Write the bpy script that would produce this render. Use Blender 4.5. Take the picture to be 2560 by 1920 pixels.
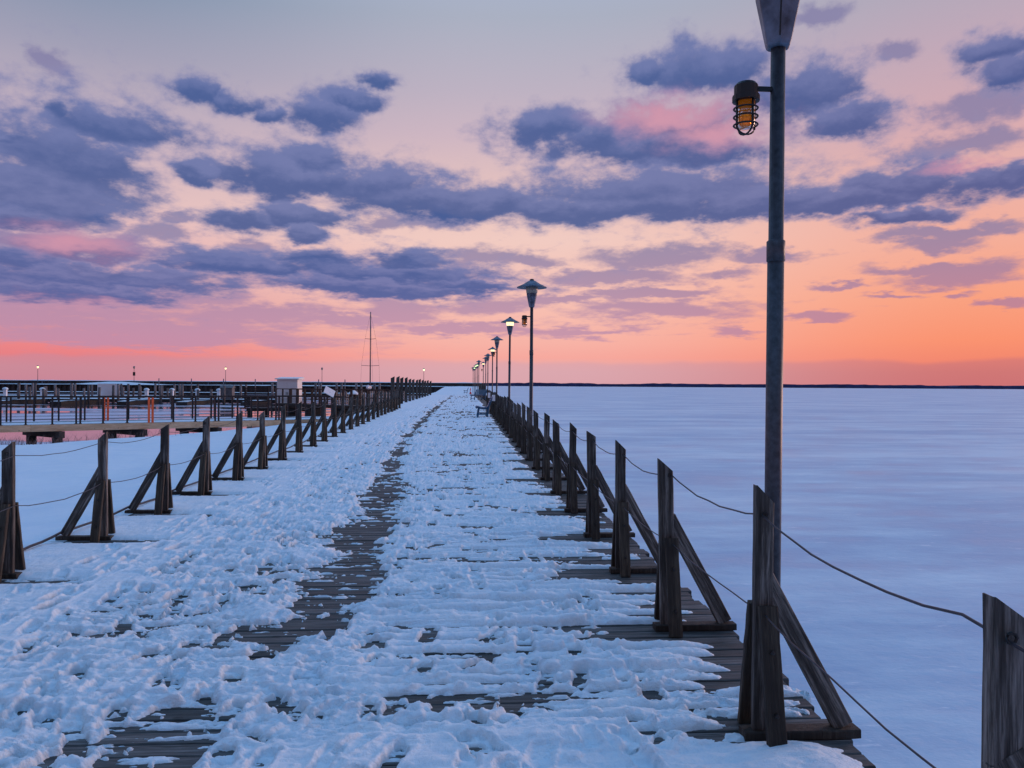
import bpy, bmesh, math, random
import numpy as np
from mathutils import Vector, Matrix, Euler

for o in list(bpy.data.objects):
    bpy.data.objects.remove(o, do_unlink=True)
scene = bpy.context.scene
col = scene.collection
rad = math.radians
random.seed(7)

# ------------------------------------------------------------------ camera
YAW, PITCH, ROLL = 3.545, 0.128, 0.35
cd = bpy.data.cameras.new("camera")
cam = bpy.data.objects.new("camera", cd)
col.objects.link(cam)
CAMROT = Matrix.Rotation(rad(-YAW), 3, 'Z') @ Matrix.Rotation(rad(90 + PITCH), 3, 'X') @ Matrix.Rotation(rad(ROLL), 3, 'Z')
cam.matrix_world = Matrix.Translation((0, 0, 1.6)) @ CAMROT.to_4x4()
cd.sensor_width = 36.0
cd.lens = 27.0
cd.clip_start = 0.05
cd.clip_end = 30000
scene.camera = cam

# ------------------------------------------------------------------ view
vs = scene.view_settings
vs.view_transform = 'Standard'
vs.look = 'None'
vs.exposure = 0.0
vs.gamma = 1.0
scene.render.engine = 'CYCLES'
scene.cycles.max_bounces = 5
scene.cycles.diffuse_bounces = 3
scene.cycles.glossy_bounces = 3
scene.cycles.transmission_bounces = 4
scene.cycles.caustics_reflective = False
scene.cycles.caustics_refractive = False
scene.cycles.use_adaptive_sampling = True
scene.cycles.adaptive_threshold = 0.015
scene.cycles.use_denoising = True

# ------------------------------------------------------------------ world: dusk sky
def lin(c):
    r = []
    for v in c:
        v = v / 255.0
        r.append(v / 12.92 if v <= 0.04045 else ((v + 0.055) / 1.055) ** 2.4)
    return (r[0], r[1], r[2], 1.0)

SUN_AZ, SUN_EL = 62.0, 4.0
world = bpy.data.worlds.new("World")
scene.world = world
world.use_nodes = True
WT = world.node_tree
WT.nodes.clear()
def wn(t, **kw):
    n = WT.nodes.new(t)
    for k, v in kw.items():
        setattr(n, k, v)
    return n
def wl(a, b):
    WT.links.new(a, b)
def vm(op, a, b=None, c=None):
    n = wn('ShaderNodeVectorMath', operation=op)
    for i, s in enumerate((a, b, c)):
        if s is None: continue
        if isinstance(s, bpy.types.NodeSocket): wl(s, n.inputs[i])
        else: n.inputs[i].default_value = s
    return n.outputs['Value'] if op in ('DOT_PRODUCT', 'LENGTH') else n.outputs['Vector']
def mt(op, a, b=None, c=None, clamp=False):
    n = wn('ShaderNodeMath', operation=op, use_clamp=clamp)
    for i, s in enumerate((a, b, c)):
        if s is None: continue
        if isinstance(s, bpy.types.NodeSocket): wl(s, n.inputs[i])
        else: n.inputs[i].default_value = s
    return n.outputs[0]
def mr(v, a, b, c=0.0, d=1.0, smooth=True):
    n = wn('ShaderNodeMapRange', interpolation_type='SMOOTHSTEP' if smooth else 'LINEAR')
    wl(v, n.inputs[0])
    n.inputs[1].default_value = a; n.inputs[2].default_value = b
    n.inputs[3].default_value = c; n.inputs[4].default_value = d
    return n.outputs[0]
def mixc(f, a, b):
    n = wn('ShaderNodeMix', data_type='RGBA')
    if isinstance(f, bpy.types.NodeSocket): wl(f, n.inputs[0])
    else: n.inputs[0].default_value = f
    for s, i in ((a, 6), (b, 7)):
        if isinstance(s, bpy.types.NodeSocket): wl(s, n.inputs[i])
        else: n.inputs[i].default_value = s
    return n.outputs[2]
def ramp(v, stops):
    n = wn('ShaderNodeValToRGB')
    el = n.color_ramp.elements
    while len(el) > 1: el.remove(el[-1])
    el[0].position = stops[0][0]; el[0].color = lin(stops[0][1])
    for p, c in stops[1:]:
        e = el.new(p); e.color = lin(c)
    wl(v, n.inputs[0])
    return n.outputs[0]
def noise(vec, scale, detail, rough=0.55, out='Fac'):
    n = wn('ShaderNodeTexNoise')
    wl(vec, n.inputs['Vector'])
    n.inputs['Scale'].default_value = scale
    n.inputs['Detail'].default_value = detail
    n.inputs['Roughness'].default_value = rough
    return n.outputs[out]

tc = wn('ShaderNodeTexCoord')
DIR = tc.outputs['Generated']
sep = wn('ShaderNodeSeparateXYZ'); wl(DIR, sep.inputs[0])
AZ = mt('ARCTAN2', sep.outputs[0], sep.outputs[1])
EL = mt('ARCSINE', sep.outputs[2])
# clear sky: three elevation ramps (towards harbour, along pier, towards sunset), elevation / 90 deg
ELN = mt('DIVIDE', EL, math.pi / 2, clamp=True)
def es(y):   # source pixel row -> ramp position
    return math.degrees(math.atan((964 - y) / 1921.0)) / 90.0
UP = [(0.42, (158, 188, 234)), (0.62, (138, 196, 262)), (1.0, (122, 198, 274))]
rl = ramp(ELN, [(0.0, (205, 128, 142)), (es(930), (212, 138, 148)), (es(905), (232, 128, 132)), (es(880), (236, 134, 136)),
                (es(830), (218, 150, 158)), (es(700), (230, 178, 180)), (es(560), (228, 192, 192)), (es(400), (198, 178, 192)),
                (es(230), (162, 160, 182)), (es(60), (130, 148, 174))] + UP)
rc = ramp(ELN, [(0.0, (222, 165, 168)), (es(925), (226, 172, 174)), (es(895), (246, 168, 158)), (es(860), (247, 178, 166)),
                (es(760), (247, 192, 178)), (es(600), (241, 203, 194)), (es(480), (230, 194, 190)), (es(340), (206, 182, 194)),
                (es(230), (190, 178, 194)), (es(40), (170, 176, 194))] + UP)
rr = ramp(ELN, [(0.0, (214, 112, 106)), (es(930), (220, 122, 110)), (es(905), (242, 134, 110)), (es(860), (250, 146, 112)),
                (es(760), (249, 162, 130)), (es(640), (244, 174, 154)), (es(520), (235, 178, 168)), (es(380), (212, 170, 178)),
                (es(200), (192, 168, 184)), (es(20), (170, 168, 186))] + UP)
f1 = mr(AZ, rad(-28), rad(2))
f2 = mr(AZ, rad(6), rad(36))
f3 = mr(AZ, rad(95), rad(170))
base = mixc(f1, rl, rc)
base = mixc(f2, base, rr)
base = mixc(f3, base, rl)
# physical sky adds its own scattering tint
sky = wn('ShaderNodeTexSky', sky_type='NISHITA', sun_disc=False)
sky.sun_elevation = rad(SUN_EL)
sky.sun_rotation = rad(SUN_AZ)
nish = vm('SCALE', sky.outputs[0]); nish.node.inputs['Scale'].default_value = 0.0006
base = vm('ADD', base, nish)

# cloud masses: ellipses in azimuth / elevation, warped and eroded by noise
HDIR = vm('NORMALIZE', vm('MULTIPLY', DIR, (1, 1, 0)))
LOGE = mt('MULTIPLY', mt('LOGARITHM', mt('ADD', mt('MAXIMUM', EL, 0.0), 0.06), math.e), 0.62)
cz = wn('ShaderNodeCombineXYZ'); wl(LOGE, cz.inputs[2])
DZ = vm('ADD', HDIR, cz.outputs[0])
w1 = noise(DZ, 5.0, 3.0, 0.55, 'Color')
w2 = noise(DZ, 22.0, 4.0, 0.6, 'Color')
warp = vm('ADD', vm('MULTIPLY', vm('SUBTRACT', w1, (0.5,) * 3), (0.045, 0.03, 0)),
          vm('MULTIPLY', vm('SUBTRACT', w2, (0.5,) * 3), (0.05, 0.034, 0)))
cx = wn('ShaderNodeCombineXYZ'); wl(AZ, cx.inputs[0]); wl(EL, cx.inputs[1])
PW = vm('ADD', cx.outputs[0], warp)
sp = wn('ShaderNodeSeparateXYZ'); wl(PW, sp.inputs[0])
def vec3(v):
    n = wn('ShaderNodeCombineXYZ')
    for i in range(3): wl(v, n.inputs[i])
    return n.outputs[0]
PX, PY = vec3(sp.outputs[0]), vec3(sp.outputs[1])
def azel(x, y):
    d = CAMROT @ Vector(((x - 1280) / 1921.0, (960 - y) / 1921.0, -1)).normalized()
    return math.atan2(d.x, d.y), math.asin(d.z)
def blobs(lst, top=False):
    B = []
    for x, y, rx, ry in lst:
        rx *= 1.18; ry *= 1.34
        a, e = azel(x, y)
        a1, _ = azel(x - rx, y); a2, _ = azel(x + rx, y)
        _, e1 = azel(x, y + ry); _, e2 = azel(x, y - ry)
        B.append((a, e, abs(a2 - a1) / 2, abs(e2 - e1) / 2))
    while len(B) % 3: B.append((9, 9, .01, .01))
    acc = None; acg = None
    for i in range(0, len(B), 3):
        t = B[i:i + 3]
        X = vm('MULTIPLY_ADD', PX, tuple(1 / b[2] for b in t), tuple(-b[0] / b[2] for b in t))
        Y = vm('MULTIPLY_ADD', PY, tuple(1 / b[3] for b in t), tuple(-b[1] / b[3] for b in t))
        X2 = vm('MULTIPLY', X, X)
        R = vm('MULTIPLY_ADD', Y, Y, X2)
        W = vm('DIVIDE', (1, 1, 1), vm('ADD', R, (1, 1, 1)))
        acc = vm('MAXIMUM', W, acc if acc is not None else (0, 0, 0))
        if top:
            G = vm('MULTIPLY_ADD', vm('MULTIPLY', Y, W), (0.5, 0.5, 0.5), W)
            acg = vm('MAXIMUM', G, acg if acg is not None else (0, 0, 0))
    s = wn('ShaderNodeSeparateXYZ'); wl(acc, s.inputs[0])
    r = mt('MAXIMUM', mt('MAXIMUM', s.outputs[0], s.outputs[1]), s.outputs[2])
    if not top: return r
    s = wn('ShaderNodeSeparateXYZ'); wl(acg, s.inputs[0])
    return r, mt('MAXIMUM', mt('MAXIMUM', s.outputs[0], s.outputs[1]), s.outputs[2])
L = lambda l: [(x / 1.728, y / 1.728, a / 1.728, b / 1.728) for x, y, a, b in l]
R_ = lambda l: [(1280 + x / 1.728, y / 1.728, a / 1.728, b / 1.728) for x, y, a, b in l]
dark = L([(450, 510, 330, 85), (250, 480, 130, 60), (120, 830, 420, 170), (380, 690, 270, 120), (80, 940, 330, 55), (60, 610, 160, 45),
          (850, 380, 110, 70), (1000, 430, 160, 55), (1140, 490, 120, 45), (1400, 480, 180, 80), (1530, 420, 150, 50), (1640, 340, 110, 42),
          (850, 740, 110, 45), (1230, 750, 290, 100), (1350, 690, 210, 75), (1650, 800, 330, 85), (1950, 860, 300, 90),
          (1060, 935, 190, 55), (1290, 920, 210, 65), (1300, 1010, 90, 45),
          (80, 1130, 260, 70), (320, 1075, 400, 75), (350, 1210, 780, 55), (1000, 1140, 320, 65), (1370, 1130, 270, 55), (1740, 1125, 210, 48),
          (400, 1260, 520, 45), (1600, 1240, 520, 42), (2020, 1220, 300, 28), (230, 690, 420, 230), (420, 530, 380, 100), (130, 880, 400, 110), (1050, 1150, 420, 45), (1650, 1180, 600, 50), (1300, 760, 480, 75), (1850, 850, 480, 75), (480, 1190, 620, 50)]) + \
       R_([(900, 310, 340, 110), (1250, 400, 270, 110), (620, 310, 90, 70), (1450, 520, 180, 70), (2080, 220, 190, 60), (2160, 320, 160, 80),
           (150, 560, 220, 75), (470, 610, 440, 90), (850, 640, 300, 80), (600, 840, 680, 110), (300, 900, 420, 70), (1000, 890, 420, 65),
           (1700, 790, 380, 75), (2080, 780, 320, 75), (1450, 860, 420, 60), (1700, 930, 260, 35), (-80, 870, 300, 70), (650, 880, 760, 75), (1150, 860, 500, 60), (600, 630, 520, 75), (700, 560, 400, 95)])
mauve = L([(770, 925, 110, 24), (700, 1005, 130, 40), (470, 965, 90, 28), (1630, 970, 90, 40), (1850, 950, 170, 40), (2080, 1120, 200, 36),
           (1100, 1070, 130, 50), (850, 1300, 270, 30), (250, 1335, 560, 40), (1150, 1370, 370, 45), (1500, 1385, 330, 25), (1720, 1340, 160, 45),
           (2120, 1310, 220, 42), (400, 1400, 800, 38), (600, 1455, 900, 40), (2000, 1420, 320, 22), (230, 265, 80, 40), (300, 1260, 800, 95), (1500, 1190, 850, 75), (150, 1080, 420, 80)]) + \
        R_([(1650, 220, 100, 44), (2050, 460, 220, 60), (2000, 630, 240, 48), (1900, 1005, 370, 26), (1850, 1050, 190, 28),
            (650, 1110, 320, 45), (100, 1120, 150, 30), (1100, 1105, 220, 28), (420, 1195, 350, 27), (900, 1180, 160, 32),
            (1760, 1160, 290, 26), (1900, 1195, 250, 34), (1420, 1240, 120, 12), (600, 1265, 340, 22), (200, 1290, 240, 20),
            (1670, 1280, 130, 12), (1960, 1270, 80, 15), (2120, 1320, 130, 18), (640, 1345, 350, 36), (1310, 1365, 150, 16),
            (320, 1435, 310, 22), (970, 1430, 100, 20), (1330, 70, 130, 40)])
pink = L([(330, 1050, 330, 62), (300, 1330, 300, 40)]) + \
       R_([(690, 505, 330, 70), (900, 570, 270, 60), (2050, 705, 260, 22)])
(WA, WG), WB, WC = blobs(dark, True), blobs(mauve), blobs(pink)
n1 = noise(DZ, 7.0, 7.0, 0.58)
n2 = noise(DZ, 24.0, 6.0, 0.62)
er = mt('ADD', mt('MULTIPLY', mt('SUBTRACT', n1, 0.5), 0.70), mt('MULTIPLY', mt('SUBTRACT', n2, 0.5), 0.95))
# clouds all round the rest of the sky, same kind, outside the mapped sector
far_side = mt('MAXIMUM', mr(AZ, rad(42), rad(60)), mr(AZ, rad(-36), rad(-52)))
hi = mt('MULTIPLY', mr(EL, rad(30), rad(40)), mr(EL, rad(60), rad(45)))
gen = mt('MULTIPLY_ADD', mt('MAXIMUM', far_side, hi), mt('MULTIPLY_ADD', noise(DZ, 2.6, 4.0), 2.2, -0.72), 0.0)
WA = mt('MAXIMUM', WA, mt('MULTIPLY_ADD', mt('MAXIMUM', far_side, hi), 0.0, gen))
DA = mt('ADD', WA, er)
DB = mt('ADD', WB, er)
aA = mr(DA, 0.33, 0.78)
aB = mt('MULTIPLY', mr(DB, 0.34, 0.80), 0.80)
core = mr(DA, 0.38, 0.84)
lowf = mr(EL, rad(2.5), rad(11))
topf = mr(mt('ADD', mt('SUBTRACT', WG, WA), mt('MULTIPLY', er, 0.5)), -0.14, 0.26)
cDark = mixc(lowf, lin((92, 104, 160)), lin((62, 90, 148)))
cLite = mixc(lowf, lin((134, 128, 174)), lin((104, 118, 170)))
cDark = mixc(topf, cDark, cLite)
cDark = mixc(mt('MULTIPLY', mt('MULTIPLY', f2, 0.6), mt('SUBTRACT', 1.0, mt('MULTIPLY', lowf, 0.8))), cDark, lin((100, 84, 132)))
cEdge = mixc(lowf, lin((186, 148, 178)), lin((146, 144, 182)))
cA = mixc(core, cEdge, cDark)
pk = mt('MULTIPLY', mr(mt('ADD', WC, mt('MULTIPLY', er, 0.5)), 0.36, 1.08), 0.95)
cA = mixc(pk, cA, lin((212, 150, 170)))
cB = mixc(lowf, lin((188, 142, 172)), lin((128, 124, 166)))
cB = mixc(mt('MULTIPLY', mt('MULTIPLY', f2, 0.6), mt('SUBTRACT', 1.0, lowf)), cB, lin((176, 112, 136)))
skyc = mixc(aB, base, cB)
skyc = mixc(mt('MULTIPLY', aA, 0.93), skyc, cA)
# the sky opposite the sunset is dimmer
sund = vm('DOT_PRODUCT', vm('NORMALIZE', vm('MULTIPLY', DIR, (1, 1, 0))), (math.sin(rad(22)), math.cos(rad(22)), 0))
dim = mt('SUBTRACT', 1.0, mt('MULTIPLY', mr(sund, 0.55, -0.6), mr(EL, rad(75), rad(25), 0.0, 0.45)))
dimv = wn('ShaderNodeVectorMath', operation='SCALE'); wl(skyc, dimv.inputs[0]); wl(dim, dimv.inputs['Scale'])
skyc = dimv.outputs[0]
# low haze bank on the horizon
hz = noise(vm('MULTIPLY', DIR, (1.0, 1.0, 0.0)), 7.0, 3.0)
top = mt('ADD', EL, mt('MULTIPLY', mt('SUBTRACT', hz, 0.5), rad(-1.4)))
hb = mt('MULTIPLY', mr(top, rad(1.95), rad(1.55)), 0.55)
cH = mixc(f1, lin((196, 140, 158)), lin((214, 164, 176)))
cH = mixc(f2, cH, lin((196, 116, 124)))
skyc = mixc(hb, skyc, cH)
bg = wn('ShaderNodeBackground')
wl(skyc, bg.inputs[0])
bg.inputs[1].default_value = 1.0
wo = wn('ShaderNodeOutputWorld'); wl(bg.outputs[0], wo.inputs[0])
world.cycles.sampling_method = 'MANUAL'
world.cycles.sample_map_resolution = 256

sl = bpy.data.lights.new("sun", 'SUN')
sl.energy = 1.5
sl.angle = rad(18)
sl.color = (1.0, 0.62, 0.5)
so = bpy.data.objects.new("sun", sl)
col.objects.link(so)
sd = Vector((math.sin(rad(SUN_AZ)) * math.cos(rad(SUN_EL + 4)), math.cos(rad(SUN_AZ)) * math.cos(rad(SUN_EL + 4)), math.sin(rad(SUN_EL + 4))))
so.rotation_euler = sd.to_track_quat('Z', 'Y').to_euler()
so.location = sd * 50

# ------------------------------------------------------------------ materials
class NT:
    def __init__(s, name):
        s.m = bpy.data.materials.new(name); s.m.use_nodes = True
        s.t = s.m.node_tree; s.b = s.t.nodes['Principled BSDF']
    def n(s, t, **kw):
        n = s.t.nodes.new(t)
        for k, v in kw.items(): setattr(n, k, v)
        return n
    def l(s, a, b): s.t.links.new(a, b)
    def noise(s, vec, scale, detail=4, rough=.55, out='Fac'):
        n = s.n('ShaderNodeTexNoise'); s.l(vec, n.inputs['Vector'])
        n.inputs['Scale'].default_value = scale; n.inputs['Detail'].default_value = detail
        n.inputs['Roughness'].default_value = rough
        return n.outputs[out]
    def mapping(s, vec, scale, loc=None):
        n = s.n('ShaderNodeVectorMath', operation='MULTIPLY'); s.l(vec, n.inputs[0]); n.inputs[1].default_value = scale
        return n.outputs[0]
    def math(s, op, a, b=None, clamp=False):
        n = s.n('ShaderNodeMath', operation=op, use_clamp=clamp)
        for i, v in enumerate((a, b)):
            if v is None: continue
            if isinstance(v, bpy.types.NodeSocket): s.l(v, n.inputs[i])
            else: n.inputs[i].default_value = v
        return n.outputs[0]
    def ramp(s, v, stops, interp='LINEAR'):
        n = s.n('ShaderNodeValToRGB'); n.color_ramp.interpolation = interp
        el = n.color_ramp.elements
        while len(el) > 1: el.remove(el[-1])
        el[0].position = stops[0][0]; el[0].color = tuple(stops[0][1]) + (1,)
        for p, c in stops[1:]:
            e = el.new(p); e.color = tuple(c) + (1,)
        s.l(v, n.inputs[0]); return n.outputs[0]
    def mix(s, f, a, b, mode='MIX'):
        n = s.n('ShaderNodeMix', data_type='RGBA', blend_type=mode)
        for v, i in ((f, 0), (a, 6), (b, 7)):
            if isinstance(v, bpy.types.NodeSocket): s.l(v, n.inputs[i])
            else: n.inputs[i].default_value = v
        return n.outputs[2]
    def bump(s, h, strength, dist):
        n = s.n('ShaderNodeBump'); s.l(h, n.inputs['Height'])
        n.inputs['Strength'].default_value = strength; n.inputs['Distance'].default_value = dist
        s.l(n.outputs[0], s.b.inputs['Normal'])
    def set(s, **kw):
        for k, v in kw.items():
            i = s.b.inputs[k.replace('_', ' ')]
            if isinstance(v, bpy.types.NodeSocket): s.l(v, i)
            else: i.default_value = v

def wood(name, axis, c0, c1, c2, rough=.75, scale=1.0, crack=0.6):
    w = NT(name)
    tcn = w.n('ShaderNodeTexCoord'); oi = w.n('ShaderNodeObjectInfo')
    off = w.n('ShaderNodeVectorMath', operation='MULTIPLY_ADD')
    cmb = w.n('ShaderNodeCombineXYZ')
    for i in range(3): w.l(oi.outputs['Random'], cmb.inputs[i])
    w.l(cmb.outputs[0], off.inputs[0]); off.inputs[1].default_value = (37, 53, 71); w.l(tcn.outputs['Object'], off.inputs[2])
    v = off.outputs[0]
    st = [1, 1, 1]; st[axis] = .06
    g1 = w.noise(w.mapping(v, [k * scale for k in st]), 42, 6, .7)
    g2 = w.noise(w.mapping(v, [k * scale for k in st]), 190, 3, .6)
    st2 = [1, 1, 1]; st2[axis] = .35
    bl = w.noise(w.mapping(v, st2), 5.5, 4, .6)
    st3 = [1, 1, 1]; st3[axis] = .022
    cr = w.noise(w.mapping(v, st3), 30, 3, .5)
    crk = w.ramp(cr, [(.0, (1,) * 3), (.485, (1,) * 3), (.5, (0,) * 3), (.515, (1,) * 3)])
    colr = w.ramp(g1, [(.34, c0), (.5, c1), (.67, c2)])
    colr = w.mix(w.math('MULTIPLY', w.ramp(bl, [(.4, (0,) * 3), (.68, (1,) * 3)]), .65), colr, (c0[0] * .8, c0[1] * .78, c0[2] * .75, 1))
    st4 = [1, 1, 1]; st4[axis] = .6
    vo = w.n('ShaderNodeTexVoronoi'); vo.inputs['Scale'].default_value = 6.5; w.l(w.mapping(v, st4), vo.inputs['Vector'])
    knot = w.ramp(vo.outputs['Distance'], [(.0, (.12,) * 3), (.09, (.35,) * 3), (.13, (1,) * 3)])
    colr = w.mix(.85, colr, knot, 'MULTIPLY')
    rnd = w.math('ADD', w.math('MULTIPLY', oi.outputs['Random'], .75), .62)
    hs = w.n('ShaderNodeVectorMath', operation='SCALE'); w.l(colr, hs.inputs[0]); w.l(rnd, hs.inputs['Scale'])
    colr = w.mix(crack, hs.outputs[0], crk, 'MULTIPLY')
    w.set(Base_Color=colr, Roughness=rough)
    h = w.math('ADD', w.math('MULTIPLY', g1, .7), w.math('MULTIPLY', g2, .3))
    h = w.math('ADD', h, w.math('MULTIPLY', crk, .5 * crack))
    w.bump(h, .9, .006)
    return w.m
M = {}
M['post'] = wood('weathered_post_wood', 2, (.012, .011, .009), (.066, .061, .054), (.27, .257, .235))
M['strut'] = wood('damp_strut_wood', 2, (.009, .007, .005), (.036, .030, .020), (.12, .10, .07))
M['sleeper'] = wood('wet_sleeper_wood', 0, (.012, .009, .007), (.03, .024, .018), (.07, .058, .045))
M['plank'] = wood('grey_deck_plank_wood', 0, (.018, .019, .019), (.060, .062, .061), (.16, .163, .16), rough=.6)
M['pile'] = wood('grey_pile_wood', 2, (.08, .08, .085), (.17, .17, .18), (.28, .28, .29))
M['tan'] = wood('new_tan_timber', 0, (.48, .31, .18), (.64, .44, .27), (.74, .54, .36), crack=.15)
M['darkbeam'] = wood('dark_wet_beam_wood', 0, (.012, .01, .009), (.03, .026, .022), (.06, .05, .045))

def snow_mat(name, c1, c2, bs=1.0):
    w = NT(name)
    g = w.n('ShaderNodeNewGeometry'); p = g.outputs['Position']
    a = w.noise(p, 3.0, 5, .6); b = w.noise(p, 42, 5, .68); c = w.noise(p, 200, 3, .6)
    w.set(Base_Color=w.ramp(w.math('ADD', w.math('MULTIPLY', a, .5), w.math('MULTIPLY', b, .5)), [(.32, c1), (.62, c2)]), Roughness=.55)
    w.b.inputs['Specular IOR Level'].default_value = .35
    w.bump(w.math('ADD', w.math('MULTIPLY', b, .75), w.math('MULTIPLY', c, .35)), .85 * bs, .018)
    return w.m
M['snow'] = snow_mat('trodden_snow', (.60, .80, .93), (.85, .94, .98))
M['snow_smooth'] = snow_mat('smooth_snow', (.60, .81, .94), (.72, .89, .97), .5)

# lake ice with wind-packed snow
w = NT('snowy_lake_ice')
p = w.n('ShaderNodeNewGeometry').outputs['Position']
big = w.noise(w.mapping(p, (.06, .22, 1)), 1.0, 6, .6)
med = w.noise(w.mapping(p, (.35, .85, 1)), 1.0, 7, .66)
fine = w.noise(w.mapping(p, (4.0, 6.0, 1)), 1.0, 5, .65)
spk = w.ramp(w.noise(w.mapping(p, (1.2, 3.5, 1)), 1.0, 5, .7), [(.62, (0,) * 3), (.68, (1,) * 3)])
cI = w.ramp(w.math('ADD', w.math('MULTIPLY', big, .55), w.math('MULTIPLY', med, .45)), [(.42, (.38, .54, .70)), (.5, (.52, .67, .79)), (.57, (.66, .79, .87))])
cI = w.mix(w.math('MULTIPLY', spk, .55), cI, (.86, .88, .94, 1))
w.set(Base_Color=cI, Roughness=w.ramp(med, [(.35, (.34,) * 3), (.65, (.62,) * 3)]))
w.b.inputs['Specular IOR Level'].default_value = .3
w.bump(w.math('ADD', w.math('MULTIPLY', med, .6), w.math('MULTIPLY', fine, .4)), .5, .07)
M['ice'] = w.m
# harbour: dark thin ice and open water, patched with frost
w = NT('harbour_thin_ice')
p = w.n('ShaderNodeNewGeometry').outputs['Position']
a = w.noise(w.mapping(p, (.05, .11, 1)), 1.0, 5, .58)
b = w.noise(w.mapping(p, (.6, 1.6, 1)), 1.0, 4, .6)
fr = w.ramp(w.math('ADD', w.math('MULTIPLY', a, .8), w.math('MULTIPLY', b, .2)), [(.50, (0,) * 3), (.56, (1,) * 3)])
w.set(Base_Color=w.mix(fr, (.02, .03, .045, 1), (.55, .63, .78, 1)), Roughness=w.ramp(fr, [(0, (.06,) * 3), (1, (.45,) * 3)]))
w.bump(b, .12, .02)
M['water'] = w.m

def flat(name, c, rough=.5, metal=0.0, var=.25, sc=18):
    w = NT(name)
    p = w.n('ShaderNodeTexCoord').outputs['Object']
    f = w.noise(p, sc, 5, .6)
    w.set(Base_Color=w.ramp(f, [(.3, tuple(k * (1 - var) for k in c)), (.7, tuple(min(1, k * (1 + var)) for k in c))]), Roughness=rough, Metallic=metal)
    w.bump(f, .2, .004)
    return w.m
M['pole'] = flat('dark_painted_pole', (.05, .058, .072), .5, .3, .45, 30)
M['galv'] = flat('galvanised_lamp_metal', (.11, .135, .18), .48, .5, .55, 11)
M['iron'] = flat('black_cast_iron', (.015, .015, .016), .5, .2)
M['rail'] = flat('black_rail_metal', (.014, .013, .014), .45, .2)
M['wire'] = flat('steel_wire', (.05, .055, .07), .5, .5)
M['white'] = flat('white_paint', (.86, .87, .89), .5, 0, .04)
M['orange'] = flat('orange_post', (.85, .13, .03), .5, 0, .2)  # orange base colour for a few boardwalk rail posts
M['cone'] = flat('orange_cone_plastic', (.75, .06, .05), .5, 0, .1)
M['teal'] = flat('teal_bench_paint', (.015, .095, .19), .45, .1, .3)
M['steel'] = flat('rusty_dark_sheet_pile', (.035, .03, .03), .75, .1, .5, .8)
M['shore'] = flat('far_wooded_shore', (.03, .042, .12), .95, 0, .3, .02)
M['reed'] = flat('dry_reed_stalks', (.16, .10, .09), .8)
M['mast'] = flat('mast_metal', (.12, .10, .12), .4, .4)
M['hull'] = flat('boat_gelcoat', (.55, .6, .68), .3, 0, .08)
def emit(name, c, s):
    w = NT(name)
    w.set(Base_Color=(.8, .8, .7, 1)); w.b.inputs['Emission Color'].default_value = c + (1,); w.b.inputs['Emission Strength'].default_value = s
    return w.m
M['lit'] = emit('lit_globe_warm', (1.0, .80, .34), 1.5)
M['litg'] = emit('lit_globe_green', (.78, 1.0, .42), 1.5)
M['unlit'] = flat('unlit_frosted_globe', (.34, .30, .24), .35, 0, .25, 20)
w = NT('amber_glass')
fa = w.noise(w.n('ShaderNodeTexCoord').outputs['Object'], 25, 3)
w.set(Base_Color=w.ramp(fa, [(.3, (.45, .12, .01)), (.7, (.85, .30, .02))]), Roughness=.15)
w.b.inputs['Transmission Weight'].default_value = .55
w.b.inputs['Emission Color'].default_value = (1, .30, .02, 1); w.b.inputs['Emission Strength'].default_value = .07
M['amber'] = w.m

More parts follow.
